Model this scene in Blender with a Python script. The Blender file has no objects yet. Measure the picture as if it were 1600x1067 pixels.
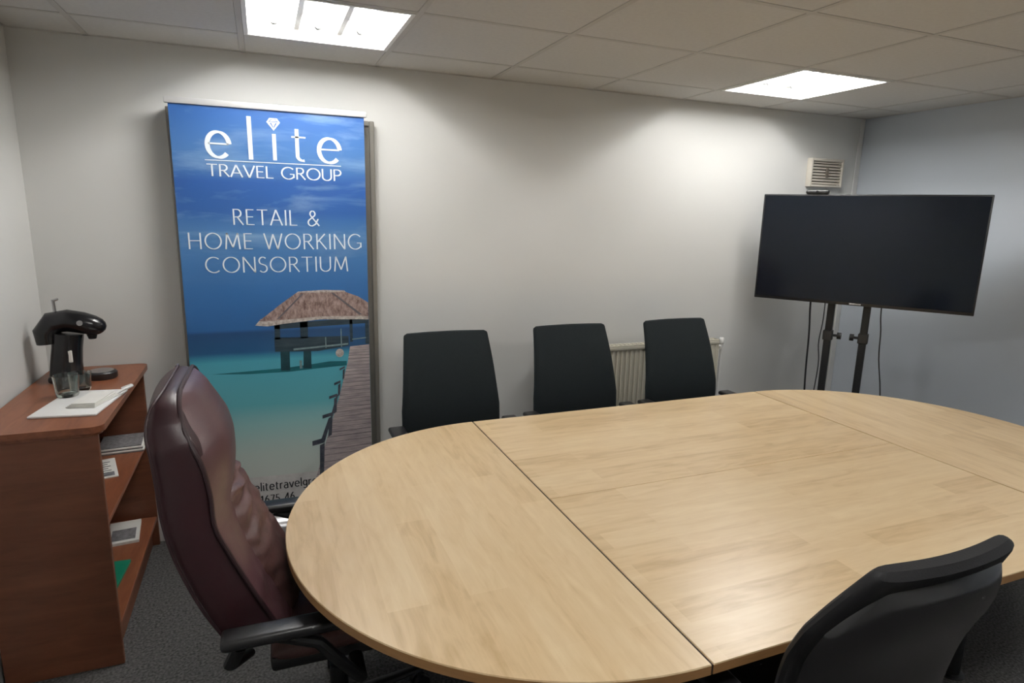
import bpy, bmesh, math, random
from mathutils import Vector, Matrix, noise
random.seed(7)
PI = math.pi
scene = bpy.context.scene
C = scene.collection

# ------------------------------------------------------------------ camera
CAM = Vector((-3.8822, -3.2639, 1.6423)); YAW, PITCH, ROLL, FPX = 0.3853, -0.2039, 0.0236, 969.35
fwd = Vector((math.sin(YAW) * math.cos(PITCH), math.cos(YAW) * math.cos(PITCH), math.sin(PITCH)))
rt = Vector((math.cos(YAW), -math.sin(YAW), 0)); up = rt.cross(fwd)
r2 = math.cos(ROLL) * rt + math.sin(ROLL) * up
u2 = -math.sin(ROLL) * rt + math.cos(ROLL) * up
cd = bpy.data.cameras.new('camera'); cam = bpy.data.objects.new('camera', cd); C.objects.link(cam)
M3 = Matrix((r2, u2, -fwd)).transposed()
cam.matrix_world = Matrix.Translation(CAM) @ M3.to_4x4()
cd.sensor_fit = 'HORIZONTAL'; cd.sensor_width = 36.0; cd.lens = FPX / 1600 * 36.0
cd.shift_x = -3.5 / 1600; cd.clip_start = 0.02
scene.camera = cam
# ------------------------------------------------------------------ world / exposure
w = bpy.data.worlds.new('world'); scene.world = w; w.use_nodes = True
w.node_tree.nodes['Background'].inputs[0].default_value = (.6, .65, .7, 1)
w.node_tree.nodes['Background'].inputs[1].default_value = 0.2
scene.view_settings.view_transform = 'Standard'; scene.view_settings.look = 'None'
scene.view_settings.gamma = 1.0; scene.view_settings.use_curve_mapping = False
scene.view_settings.exposure = 0.0
TUBE_STRENGTH = 112.0
TUBE_COLOUR = (1.0, .985, .962)

# ------------------------------------------------------------------ materials
def srgb(r, g, b):
    f = lambda c: ((c / 255) / 12.92 if c / 255 <= .04045 else ((c / 255 + .055) / 1.055) ** 2.4)
    return (f(r), f(g), f(b), 1)
class NT:
    def __init__(s, name):
        s.m = bpy.data.materials.new(name); s.m.use_nodes = True
        s.t = s.m.node_tree; s.b = s.t.nodes['Principled BSDF']
    def n(s, t, **kw):
        o = s.t.nodes.new(t)
        for k, v in kw.items():
            if k in o.inputs.keys(): o.inputs[k].default_value = v
            else: setattr(o, k, v)
        return o
    def l(s, a, ao, b, bi): s.t.links.new(a.outputs[ao], b.inputs[bi])
    def coords(s, scale, rot=(0, 0, 0)):
        tc = s.n('ShaderNodeTexCoord'); mp = s.n('ShaderNodeMapping')
        mp.inputs['Scale'].default_value = scale; mp.inputs['Rotation'].default_value = rot
        s.l(tc, 'Object', mp, 'Vector'); return mp
    def ramp(s, stops, interp='LINEAR'):
        r = s.n('ShaderNodeValToRGB'); e = r.color_ramp.elements; r.color_ramp.interpolation = interp
        while len(e) < len(stops): e.new(.5)
        for i, (p_, c) in enumerate(stops): e[i].position = p_; e[i].color = c
        return r
def mat(name, col, rough=.5, metal=0., var=.06, nscale=8., bump=0., bscale=200., spec=.5, coat=0., sc=(1, 1, 1)):
    k = NT(name); b = k.b
    b.inputs['Roughness'].default_value = rough; b.inputs['Metallic'].default_value = metal
    b.inputs['Specular IOR Level'].default_value = spec; b.inputs['Coat Weight'].default_value = coat
    mp = k.coords(sc); nz = k.n('ShaderNodeTexNoise', Scale=nscale, Detail=4.0); k.l(mp, 0, nz, 'Vector')
    lo = tuple(max(0, c * (1 - var)) for c in col[:3]) + (1,); hi = tuple(min(1, c * (1 + var)) for c in col[:3]) + (1,)
    r = k.ramp([(.3, lo), (.7, hi)]); k.l(nz, 'Fac', r, 'Fac'); k.l(r, 'Color', b, 'Base Color')
    if bump:
        n2 = k.n('ShaderNodeTexNoise', Scale=bscale, Detail=3.0); k.l(mp, 0, n2, 'Vector')
        bp = k.n('ShaderNodeBump', Strength=bump, Distance=.002); k.l(n2, 'Fac', bp, 'Height'); k.l(bp, 'Normal', b, 'Normal')
    return k.m
def wood(name, cols, axis, rough, stave=(.9, .11), grain=1.0, coat=0., bump=.05):
    """laminate wood with staves running along x (axis 0) or y (axis 1)"""
    k = NT(name); b = k.b; rot = (0, 0, 0) if axis == 0 else (0, 0, PI / 2)
    mp = k.coords((1, 1, 1), rot)
    br = k.n('ShaderNodeTexBrick', offset=.37, Scale=1.0)
    br.inputs['Color1'].default_value = (0, 0, 0, 1); br.inputs['Color2'].default_value = (1, 1, 1, 1)
    br.inputs['Mortar'].default_value = (.5, .5, .5, 1); br.inputs['Mortar Size'].default_value = 0.0
    br.inputs['Brick Width'].default_value = stave[0]; br.inputs['Row Height'].default_value = stave[1]
    k.l(mp, 0, br, 'Vector')
    mp2 = k.coords((1.6, 26, 26) if axis == 0 else (26, 1.6, 26))
    nz = k.n('ShaderNodeTexNoise', Scale=1.3 * grain, Detail=6.0, Roughness=.6, Distortion=.5); k.l(mp2, 0, nz, 'Vector')
    mp3 = k.coords((3.5, 16, 16) if axis == 0 else (16, 3.5, 16))
    n3 = k.n('ShaderNodeTexNoise', Scale=1.6, Detail=4.0, Distortion=1.2); k.l(mp3, 0, n3, 'Vector')
    a1 = k.n('ShaderNodeMath', operation='MULTIPLY'); a1.inputs[1].default_value = .20; k.l(br, 'Color', a1, 0)
    a2 = k.n('ShaderNodeMath', operation='MULTIPLY'); a2.inputs[1].default_value = .46; k.l(nz, 'Fac', a2, 0)
    a3 = k.n('ShaderNodeMath', operation='MULTIPLY'); a3.inputs[1].default_value = .44; k.l(n3, 'Fac', a3, 0)
    s1 = k.n('ShaderNodeMath', operation='ADD'); k.l(a1, 0, s1, 0); k.l(a2, 0, s1, 1)
    s2 = k.n('ShaderNodeMath', operation='ADD'); k.l(s1, 0, s2, 0); k.l(a3, 0, s2, 1)
    r = k.ramp([(.30, cols[0]), (.52, cols[1]), (.80, cols[2])]); k.l(s2, 0, r, 'Fac'); k.l(r, 'Color', b, 'Base Color')
    b.inputs['Roughness'].default_value = rough; b.inputs['Coat Weight'].default_value = coat; b.inputs['Coat Roughness'].default_value = .25
    bp = k.n('ShaderNodeBump', Strength=bump, Distance=.001); k.l(nz, 'Fac', bp, 'Height'); k.l(bp, 'Normal', b, 'Normal')
    return k.m
def emit(name, col, s):
    k = NT(name); k.b.inputs['Base Color'].default_value = (.9, .9, .9, 1)
    k.b.inputs['Emission Color'].default_value = col + (1,); k.b.inputs['Emission Strength'].default_value = s
    return k.m

M = {}
M['wall'] = mat('wall_paint', srgb(214, 214, 211), .55, var=.012, nscale=2, bump=.03, bscale=120, spec=.3)
M['wall_blue'] = mat('blue_grey_wall_paint', srgb(190, 197, 205), .6, var=.012, nscale=2, bump=.03, bscale=120)
M['tile'] = mat('ceiling_tile', srgb(210, 209, 206), .9, var=.03, nscale=60, bump=.25, bscale=260, spec=.1)
M['tbar'] = mat('ceiling_grid', srgb(194, 192, 188), .6, var=.02)
M['white_trim'] = mat('white_trim', srgb(222, 222, 220), .45, var=.02)
M['white_enamel'] = mat('white_enamel', srgb(232, 232, 230), .4, var=.01)
M['reflector'] = mat('reflector_white', srgb(222, 222, 220), .3, .75, var=.01)
M['louvre'] = mat('louvre_metal', srgb(190, 190, 192), .3, .6, var=.02)
M['tube'] = emit('fluorescent_tube', TUBE_COLOUR, TUBE_STRENGTH)
cols = [srgb(186, 156, 114), srgb(211, 184, 144), srgb(223, 200, 162)]
M['beech_x'] = wood('beech_laminate_lengthwise', cols, 0, .30, (.55, .085))
M['beech_y'] = wood('beech_laminate_crosswise', cols, 1, .30, (.65, .10))
M['beech_edge_shaded'] = mat('shaded_beech_edging', srgb(150, 112, 70), .45, var=.08, nscale=20, sc=(1, 1, 8))  # same beech as the top, its shade painted in as a darker tone
M['seam'] = mat('seam_gap_shade', srgb(52, 38, 28), .8, var=.1)
M['rail'] = mat('satin_aluminium', srgb(214, 214, 214), .35, .25, var=.02)
M['fg_leather'] = mat('dull_black_leather', srgb(22, 22, 24), .62, var=.12, bump=.2, bscale=260, spec=.3)
M['shell_gloss'] = mat('glossy_black_leather', srgb(24, 24, 26), .22, var=.1, spec=.9)
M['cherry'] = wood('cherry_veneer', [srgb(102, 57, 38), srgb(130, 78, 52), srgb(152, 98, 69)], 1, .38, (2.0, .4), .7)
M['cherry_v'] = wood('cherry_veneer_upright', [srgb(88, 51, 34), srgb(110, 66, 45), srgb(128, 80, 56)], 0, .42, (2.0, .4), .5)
M['chrome'] = mat('brushed_metal', srgb(180, 180, 182), .3, 1, var=.03)
M['black_metal'] = mat('black_metal', srgb(30, 31, 33), .45, .2, var=.1)
M['black_plastic'] = mat('black_plastic', srgb(26, 26, 28), .38, var=.1)
M['black_gloss'] = mat('black_gloss_plastic', srgb(22, 22, 25), .22, var=.1)
M['black_leather'] = mat('black_leather', srgb(24, 24, 26), .48, var=.12, bump=.2, bscale=260)
M['black_fabric'] = mat('black_fabric', srgb(33, 38, 40), .92, var=.12, nscale=300, bump=.3, bscale=700, spec=.15)
M['maroon'] = mat('maroon_leather', srgb(82, 54, 57), .36, var=.12, nscale=5, bump=.12, bscale=220)
M['maroon_dark'] = mat('dark_maroon_vinyl', srgb(50, 25, 30), .42, var=.1, nscale=4, bump=.06, bscale=220)
M['maroon_worn'] = mat('worn_maroon_leather', srgb(80, 52, 49), .48, var=.25, nscale=14, bump=.5, bscale=60)
M['piping'] = mat('maroon_piping', srgb(44, 22, 27), .55, var=.1)
M['carpet'] = mat('grey_carpet', srgb(88, 87, 86), .98, var=.55, nscale=110, bump=.8, bscale=400, spec=.05)
M['paper'] = mat('white_paper', srgb(226, 224, 218), .8, var=.03, nscale=20)
M['print_grey'] = mat('grey_print', srgb(120, 118, 120), .8, var=.3, nscale=60)
M['print_dark'] = mat('dark_print', srgb(45, 45, 50), .8, var=.2, nscale=60)
M['green'] = mat('green_card', srgb(10, 122, 92), .5, var=.05)
M['grey_board'] = mat('grey_board', srgb(128, 125, 118), .6, var=.04)
M['grey_frame'] = mat('grey_aluminium_frame', srgb(150, 147, 140), .4, .5, var=.04)
M['radiator'] = mat('radiator_enamel', srgb(205, 200, 184), .4, var=.02)
M['radiator_dark'] = mat('radiator_slot_shadow', srgb(120, 116, 104), .6, var=.05)
M['vent'] = mat('cream_plastic', srgb(206, 200, 188), .45, var=.03)
M['vent_dark'] = mat('vent_recess', srgb(112, 104, 94), .7, var=.1)
M['screen'] = mat('television_screen', srgb(16, 21, 29), .12, var=.05, spec=.42)
M['white_print'] = mat('white_print', srgb(232, 240, 246), .5, var=.01)
M['thatch'] = None

k = NT('clear_glass'); k.b.inputs['Base Color'].default_value = (.9, .96, .93, 1); k.b.inputs['Roughness'].default_value = .03
k.b.inputs['Transmission Weight'].default_value = 1.0; k.b.inputs['IOR'].default_value = 1.45; M['glass'] = k.m

# printed picture materials (flat print on the banner)
def print_mat(name, c1, c2, scale, sc=(1, 1, 1), lo=.35, hi=.65, rough=.45):
    k = NT(name); mp = k.coords(sc); nz = k.n('ShaderNodeTexNoise', Scale=scale, Detail=6.0, Roughness=.65); k.l(mp, 0, nz, 'Vector')
    r = k.ramp([(lo, c1), (hi, c2)]); k.l(nz, 'Fac', r, 'Fac'); k.l(r, 'Color', k.b, 'Base Color'); k.b.inputs['Roughness'].default_value = rough
    return k.m
M['thatch'] = print_mat('printed_thatch', srgb(104, 80, 76), srgb(178, 156, 148), 60, (1, 1, .5))
M['thatch_edge'] = print_mat('printed_thatch_fringe', srgb(150, 138, 132), srgb(206, 200, 194), 60)
M['hut_dark'] = print_mat('printed_hut_timber', srgb(24, 46, 62), srgb(52, 70, 78), 20, (.4, 1, 3))
M['hut_rail'] = print_mat('printed_rail', srgb(92, 120, 124), srgb(140, 160, 160), 20)
M['stilt'] = print_mat('printed_stilt', srgb(16, 52, 62), srgb(26, 70, 78), 20)
M['wshadow'] = print_mat('printed_water_shade', srgb(14, 84, 96), srgb(26, 112, 120), 14, (.4, 1, 3))
M['plank'] = print_mat('printed_planks', srgb(148, 138, 142), srgb(196, 184, 182), 9, (1.2, 1, 12))
M['plank_gap'] = print_mat('printed_plank_gap', srgb(84, 80, 86), srgb(106, 100, 106), 20)
M['pier_post'] = print_mat('printed_pier_post', srgb(44, 52, 64), srgb(84, 88, 98), 20)
M['sand'] = print_mat('printed_sand', srgb(200, 198, 196), srgb(216, 214, 212), 30)
# sky-to-sea artwork
k = NT('printed_sky_and_sea'); tc = k.n('ShaderNodeTexCoord'); sp = k.n('ShaderNodeSeparateXYZ'); k.l(tc, 'Object', sp, 0)
mr = k.n('ShaderNodeMapRange'); mr.inputs['From Min'].default_value = .1; mr.inputs['From Max'].default_value = 2.1; k.l(sp, 'Z', mr, 'Value')
zz = lambda z: (z - .1) / 2.0
r = k.ramp([(zz(.30), srgb(206, 212, 206)), (zz(.45), srgb(190, 206, 200)), (zz(.60), srgb(152, 198, 198)), (zz(.70), srgb(100, 178, 188)), (zz(.92), srgb(80, 166, 186)),
            (zz(.945), srgb(56, 132, 162)), (zz(.965), srgb(36, 86, 130)), (zz(1.06), srgb(32, 72, 116)), (zz(1.075), srgb(44, 98, 156)), (zz(1.25), srgb(50, 106, 166)),
            (zz(1.42), srgb(66, 116, 172)), (zz(1.52), srgb(74, 122, 174)), (zz(1.62), srgb(42, 88, 152)), (zz(1.75), srgb(40, 84, 150)), (zz(1.85), srgb(70, 114, 168)), (zz(2.06), srgb(48, 94, 160))])
k.l(mr, 0, r, 'Fac')
mp = k.coords((1.1, 1, 5.5)); nz = k.n('ShaderNodeTexNoise', Scale=2.2, Detail=5.0, Roughness=.55, Distortion=.4); k.l(mp, 0, nz, 'Vector')
cl = k.ramp([(.50, (0, 0, 0, 1)), (.80, (1, 1, 1, 1))]); k.l(nz, 'Fac', cl, 'Fac')
sky = k.n('ShaderNodeMapRange'); sky.inputs['From Min'].default_value = 1.28; sky.inputs['From Max'].default_value = 1.5; sky.inputs['To Max'].default_value = .62; k.l(sp, 'Z', sky, 'Value')
mu = k.n('ShaderNodeMath', operation='MULTIPLY'); k.l(cl, 'Color', mu, 0); k.l(sky, 0, mu, 1)
mx = k.n('ShaderNodeMixRGB'); mx.inputs['Color2'].default_value = srgb(150, 182, 214); k.l(mu, 0, mx, 'Fac'); k.l(r, 'Color', mx, 'Color1')
k.l(mx, 'Color', k.b, 'Base Color'); k.b.inputs['Roughness'].default_value = .38; M['art'] = k.m

# ------------------------------------------------------------------ mesh helpers
class MB:
    def __init__(s): s.v = []; s.f = []
    def add(s, vs, fs):
        o = len(s.v); s.v += [tuple(v) for v in vs]; s.f += [tuple(i + o for i in f) for f in fs]; return s
    def box(s, x0, x1, y0, y1, z0, z1, mtx=None):
        vs = [Vector((x, y, z)) for z in (z0, z1) for y in (y0, y1) for x in (x0, x1)]
        if mtx: vs = [mtx @ v for v in vs]
        return s.add(vs, [(0, 2, 3, 1), (4, 5, 7, 6), (0, 1, 5, 4), (2, 6, 7, 3), (0, 4, 6, 2), (1, 3, 7, 5)])
    def rbox(s, x0, x1, y0, y1, z0, z1, r, seg=2, mtx=None):
        bm = bmesh.new(); bmesh.ops.create_cube(bm, size=1)
        for v in bm.verts: v.co = Vector(((x0 + x1) / 2 + v.co.x * (x1 - x0), (y0 + y1) / 2 + v.co.y * (y1 - y0), (z0 + z1) / 2 + v.co.z * (z1 - z0)))
        bmesh.ops.bevel(bm, geom=bm.edges[:], offset=r, segments=seg, affect='EDGES', profile=.5)
        bm.verts.index_update()
        vs = [mtx @ v.co if mtx else v.co.copy() for v in bm.verts]; s.add(vs, [[v.index for v in f.verts] for f in bm.faces]); bm.free(); return s
    def tube(s, pts, r, n=10, cap=True, flat=1.0):
        pts = [Vector(q) for q in pts]; rs = r if isinstance(r, (list, tuple)) else [r] * len(pts)
        o = len(s.v); ref = None
        for i, q in enumerate(pts):
            t = (pts[min(i + 1, len(pts) - 1)] - pts[max(i - 1, 0)]).normalized()
            if ref is None: ref = Vector((0, 0, 1)) if abs(t.z) < .9 else Vector((1, 0, 0))
            a = t.cross(ref).normalized(); b = a.cross(t).normalized(); ref = b
            for j in range(n):
                an = 2 * PI * j / n; s.v.append(tuple(q + a * math.cos(an) * rs[i] + b * math.sin(an) * rs[i] * flat))
        for i in range(len(pts) - 1):
            for j in range(n): s.f.append((o + i * n + j, o + i * n + (j + 1) % n, o + (i + 1) * n + (j + 1) % n, o + (i + 1) * n + j))
        if cap:
            s.f.append(tuple(o + j for j in range(n))[::-1]); e = o + (len(pts) - 1) * n; s.f.append(tuple(e + j for j in range(n)))
        return s
    def lathe(s, prof, c=(0, 0, 0), n=24, sx=1, sy=1):
        o = len(s.v)
        for (r, z) in prof:
            for j in range(n):
                a = 2 * PI * j / n; s.v.append((c[0] + r * math.cos(a) * sx, c[1] + r * math.sin(a) * sy, c[2] + z))
        for i in range(len(prof) - 1):
            for j in range(n): s.f.append((o + i * n + j, o + i * n + (j + 1) % n, o + (i + 1) * n + (j + 1) % n, o + (i + 1) * n + j))
        s.f.append(tuple(o + j for j in range(n))[::-1]); e = o + (len(prof) - 1) * n; s.f.append(tuple(e + j for j in range(n))); return s
    def prism(s, poly, z0, z1):
        n = len(poly); o = len(s.v)
        s.v += [(x, y, z0) for x, y in poly] + [(x, y, z1) for x, y in poly]
        s.f.append(tuple(o + i for i in range(n))[::-1]); s.f.append(tuple(o + n + i for i in range(n)))
        for i in range(n): s.f.append((o + i, o + (i + 1) % n, o + n + (i + 1) % n, o + n + i))
        return s
    def xz(s, poly, y):     # a flat outline facing -y
        o = len(s.v); s.v += [(x, y, z) for x, z in poly]; s.f.append(tuple(o + i for i in range(len(poly)))); return s
    def build(s, name, m, parent=None, smooth=True, angle=35, loc=None):
        me = bpy.data.meshes.new(name); me.from_pydata(s.v, [], s.f); me.validate()
        bm = bmesh.new(); bm.from_mesh(me); bmesh.ops.recalc_face_normals(bm, faces=bm.faces); bm.to_mesh(me); bm.free()
        if smooth:
            me.shade_smooth(); me.set_sharp_from_angle(angle=math.radians(angle))
        me.materials.append(M[m] if isinstance(m, str) else m)
        o = bpy.data.objects.new(name, me); C.objects.link(o)
        if parent: o.parent = parent
        if loc: o.location = loc
        return o
def tag(o, label=None, cat=None, group=None, kind=None):
    if label: o['label'] = label
    if cat: o['category'] = cat
    if group: o['group'] = group
    if kind: o['kind'] = kind
    return o
def thing(name, label, cat, loc=(0, 0, 0), rz=0, group=None):
    o = bpy.data.objects.new(name, None); C.objects.link(o); o.location = loc; o.rotation_euler = (0, 0, rz); o.empty_display_size = .1
    return tag(o, label, cat, group)
def copy_tree(o, parent=None):
    kids = [c for c in bpy.data.objects if c.parent is o]
    c = o.copy(); C.objects.link(c); c.parent = parent
    for ch in kids: copy_tree(ch, c)
    return c
def dup(o, name, parent, loc=None, rz=None):
    c = o.copy(); C.objects.link(c); c.parent = parent; c.name = name
    if loc is not None: c.location = loc
    if rz is not None: c.rotation_euler = (0, 0, rz)
    return c
def catmull(P, n):
    P = [Vector(q) for q in P]; out = []
    Q = [P[0] * 2 - P[1]] + P + [P[-1] * 2 - P[-2]]; m = len(P) - 1
    for i in range(n + 1):
        u = i / n * m; k_ = min(int(u), m - 1); t = u - k_
        a, b, c, d = Q[k_:k_ + 4]
        out.append(.5 * ((2 * b) + (c - a) * t + (2 * a - 5 * b + 4 * c - d) * t * t + (3 * b - a - 3 * c + d) * t ** 3))
    return out
def interp(tab, x):
    if x <= tab[0][0]: return tab[0][1]
    for (a, b), (c, d) in zip(tab, tab[1:]):
        if x <= c: return b + (d - b) * (x - a) / (c - a)
    return tab[-1][1]
def pad(path, wf, tf, tb, nu=18, nv=28, xc=lambda t: 0., ps=6, pt=10, bend=lambda s: 0.):
    """closed upholstered pad; path = (depth, height) points, front = +x, across = y"""
    P = catmull([(a, 0, z) for a, z in path], nv); mb = MB(); F = []; B = []
    ss = [math.sin(PI / 2 * (2 * i / nu - 1)) for i in range(nu + 1)]
    for j in range(nv + 1):
        t = .5 - .5 * math.cos(PI * j / nv) * 1.0 if False else j / nv
        q = P[j]; tg = (P[min(j + 1, nv)] - P[max(j - 1, 0)]).normalized(); nx, nz_ = tg.z, -tg.x
        et = max(0, 1 - abs(2 * t - 1) ** pt) ** .5
        for s in ss:
            e = (max(0, 1 - abs(s) ** ps) ** .5) * et
            y = xc(t) + s * wf(t); d = bend(s)
            f = tf(s, t) * e; b = tb(s, t) * e
            F.append((q.x + d + nx * f, y, q.z + nz_ * f)); B.append((q.x + d - nx * b, y, q.z - nz_ * b))
    n = nu + 1; N = len(F); mb.v = F + B
    for j in range(nv):
        for i in range(nu):
            a = j * n + i
            mb.f.append((a, a + 1, a + n + 1, a + n)); mb.f.append((N + a, N + a + n, N + a + n + 1, N + a + 1))
    per = [i for i in range(n)] + [j * n + nu for j in range(1, nv + 1)] + [nv * n + i for i in range(nu - 1, -1, -1)] + [j * n for j in range(nv - 1, 0, -1)]
    for i in range(len(per)):
        a, b = per[i], per[(i + 1) % len(per)]; mb.f.append((a, N + a, N + b, b))
    bm = bmesh.new(); me = bpy.data.meshes.new('tmp'); me.from_pydata(mb.v, [], mb.f); bm.from_mesh(me)
    bmesh.ops.remove_doubles(bm, verts=bm.verts, dist=1e-5); bm.verts.index_update()
    out = MB(); out.v = [tuple(v.co) for v in bm.verts]; out.f = [tuple(v.index for v in f.verts) for f in bm.faces]
    bm.free(); bpy.data.meshes.remove(me); return out

# ------------------------------------------------------------------ room shell
H = 2.3274; XL = -4.80; YF = -4.75
tag(MB().box(XL - .1, .1, YF - .1, .1, -.12, 0).build('floor', 'carpet', smooth=False), 'dark grey carpet floor', kind='structure')
tag(MB().box(XL - .1, .1, 0, .1, 0, H + .25).build('wall_back', 'wall', smooth=False), 'off-white back wall', kind='structure')
tag(MB().box(0, .1, YF, 0, 0, H + .25).build('wall_right', 'wall_blue', smooth=False), 'pale blue-grey side wall', kind='structure')
tag(MB().box(XL - .1, XL, YF, 0, 0, H + .25).build('wall_left', 'wall', smooth=False), 'off-white wall behind the bookcase', kind='structure')
tag(MB().box(XL - .1, .1, YF - .1, YF, 0, H + .25).build('wall_front', 'wall', smooth=False), 'off-white wall opposite the banner', kind='structure')
tag(MB().rbox(-.045, -.001, -.006, -.0005, 0.0, H - .002, .002, 1).build('trim_1', 'white_trim'), 'narrow white corner strip', kind='structure')
# suspended ceiling: soffit + tiles + bars + edge angle
X0, D1, TP = -3.3192, .3189, .6
ceil = tag(MB().box(XL - .1, .1, YF - .1, .1, H + .25, H + .33).build('ceiling', 'tile', smooth=False), 'suspended ceiling of square mineral tiles', kind='structure')
xs = sorted([XL] + [X0 + TP * k for k in range(-2, 6) if XL < X0 + TP * k < 0] + [0.0])
ys = sorted([0.0] + [-D1 - TP * k for k in range(0, 8) if -D1 - TP * k > YF] + [YF])
LIGHTS = [(X0 - TP, -D1), (X0 + 3 * TP, -D1), (X0 - TP, -D1 - 4 * TP), (X0 + 3 * TP, -D1 - 4 * TP)]   # min x, max y of the cell
def is_light(xa, yb): return any(abs(xa - a) < .01 and abs(yb - b) < .01 for a, b in LIGHTS)
tmesh = {}
for i in range(len(xs) - 1):
    for j in range(len(ys) - 1):
        xa, xb, ya, yb = xs[i], xs[i + 1], ys[j], ys[j + 1]
        if is_light(xa, yb): continue
        key = (round(xb - xa, 3), round(yb - ya, 3))
        if key not in tmesh:
            hx, hy = key[0] / 2 - .004, key[1] / 2 - .004; g = .009
            o = MB().add([(-hx, -hy, .007), (hx, -hy, .007), (hx, hy, .007), (-hx, hy, .007), (-hx + g, -hy + g, .0005), (hx - g, -hy + g, .0005), (hx - g, hy - g, .0005), (-hx + g, hy - g, .0005),
                          (-hx, -hy, .02), (hx, -hy, .02), (hx, hy, .02), (-hx, hy, .02)],
                         [(4, 5, 6, 7), (0, 1, 5, 4), (1, 2, 6, 5), (2, 3, 7, 6), (3, 0, 4, 7), (0, 8, 9, 1), (1, 9, 10, 2), (2, 10, 11, 3), (3, 11, 8, 0), (8, 11, 10, 9)]).build('ceiling_tile', 'tile', ceil, smooth=False)
            tmesh[key] = o.data; o.location = ((xa + xb) / 2, (ya + yb) / 2, H)
        else:
            o = bpy.data.objects.new('ceiling_tile', tmesh[key]); C.objects.link(o); o.parent = ceil; o.location = ((xa + xb) / 2, (ya + yb) / 2, H)
for x in xs[1:-1]:
    MB().box(x - .011, x + .011, YF, 0, H - .001, H + .0065).box(x - .001, x + .001, YF, 0, H + .0065, H + .035).build('grid_bar', 'tbar', ceil, smooth=False)
for y in ys[1:-1]:
    MB().box(XL, 0, y - .011, y + .011, H - .0008, H + .0067).box(XL, 0, y - .001, y + .001, H + .0067, H + .035).build('grid_bar', 'tbar', ceil, smooth=False)
MB().box(XL, 0, -.02, -.0005, H - .001, H + .004).build('wall_angle', 'tbar', ceil, smooth=False)
MB().box(-.02, -.0005, YF, -.02, H - .001, H + .004).build('wall_angle', 'tbar', ceil, smooth=False)

# ------------------------------------------------------------------ ceiling lights
def ceiling_light(x, y, label):
    """recessed 600 mm fitting; x,y = centre; tubes run along y"""
    t = thing('ceiling_light', label, 'ceiling light', (x, y, H), 0, 'recessed square ceiling lights')
    h = .288; D = .092
    MB().box(-h, h, -h, -h + .016, -.003, .006).box(-h, h, h - .016, h, -.003, .006).box(-h, -h + .016, -h + .016, h - .016, -.003, .006).box(h - .016, h, -h + .016, h - .016, -.003, .006).build('frame', 'white_enamel', t, smooth=False)
    b = MB(); k_ = h - .016
    b.add([(-k_, -k_, .004), (k_, -k_, .004), (k_, k_, .004), (-k_, k_, .004), (-k_ + .015, -k_ + .015, D), (k_ - .015, -k_ + .015, D), (k_ - .015, k_ - .015, D), (-k_ + .015, k_ - .015, D)],
          [(4, 5, 6, 7), (0, 1, 5, 4), (1, 2, 6, 5), (2, 3, 7, 6), (3, 0, 4, 7)])
    hs = b.build('housing', 'reflector', t, smooth=False)
    for i in (-1, 0, 1):
        tx = i * .172
        tb_ = MB().tube([(tx, -.235, .058), (tx, .235, .058)], .013, 12).build('tube', 'tube', t)
        for e in (-1, 1): MB().tube([(tx, e * .25, .058), (tx, e * .236, .058)], .014, 10).build('tube_cap', 'louvre', tb_)
    for i in (-1, 1):
        bx = i * .086
        MB().prism([(bx - .010, .034), (bx + .010, .034), (bx + .003, .088), (bx - .003, .088)], -.26, .26).build('baffle', 'reflector', t, smooth=False).rotation_euler = (PI / 2, 0, 0)
    return t
names = ['bright recessed square ceiling light beside the corner above the television', 'bright recessed square ceiling light above the blue banner',
         'recessed square ceiling light behind and above the maroon chair side', 'recessed square ceiling light over the near right end of the room']
for (a, b), nm in zip(LIGHTS, [names[1], names[0], names[2], names[3]]):
    ceiling_light(a + TP / 2, b - TP / 2, nm)

# ------------------------------------------------------------------ conference table
TZ = .73; TT = .025; tx1, tx2, tyc, tr = -3.057, -1.465, -1.567, .808
tbl = thing('conference_table', 'large oval beech conference table in four sections filling the room', 'table', ((tx1 + tx2) / 2, tyc, 0))
lx1, lx2 = -(tx2 - tx1) / 2, (tx2 - tx1) / 2
def top_panel(poly, m):
    # outline slab with a slightly eased upper rim
    n = len(poly); cx = sum(q[0] for q in poly) / n; cy = sum(q[1] for q in poly) / n
    ins = []
    for x, y in poly:
        d = math.hypot(x - cx, y - cy); ins.append((cx + (x - cx) * (1 - .0018 / d), cy + (y - cy) * (1 - .0018 / d)))
    b = MB(); b.v = [(x, y, TZ - .003) for x, y in poly] + [(x, y, TZ) for x, y in ins]
    b.f = [tuple(n + i for i in range(n))] + [(i, (i + 1) % n, n + (i + 1) % n, n + i) for i in range(n)] + [tuple(range(n))[::-1]]
    o = b.build('tabletop', m, tbl, smooth=False)
    e = MB().prism(poly, TZ - TT, TZ - .0031).build('edging', 'beech_edge_shaded', o, smooth=False); return o
g = .0030
arc = [(lx1 - g + tr * math.cos(a), tr * math.sin(a)) for a in [PI / 2 + PI * i / 64 for i in range(65)]]
arc2 = [(lx2 + g + tr * math.cos(a), tr * math.sin(a)) for a in [-PI / 2 + PI * i / 64 for i in range(65)]]
top_panel(arc, 'beech_y'); top_panel(arc2, 'beech_y')
hg = .0007
top_panel([(lx1 + g, hg), (lx2 - g, hg), (lx2 - g, tr), (lx1 + g, tr)], 'beech_x')
top_panel([(lx1 + g, -tr), (lx2 - g, -tr), (lx2 - g, -hg), (lx1 + g, -hg)], 'beech_x')
for x in (lx1, lx2): MB().box(x - g + .0002, x + g - .0002, -tr + .001, tr - .001, TZ - TT, TZ - .0025).build('gap_shade_strip', 'seam', tbl, smooth=False)  # added dark strips that stand for the shade in the panel gaps
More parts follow.
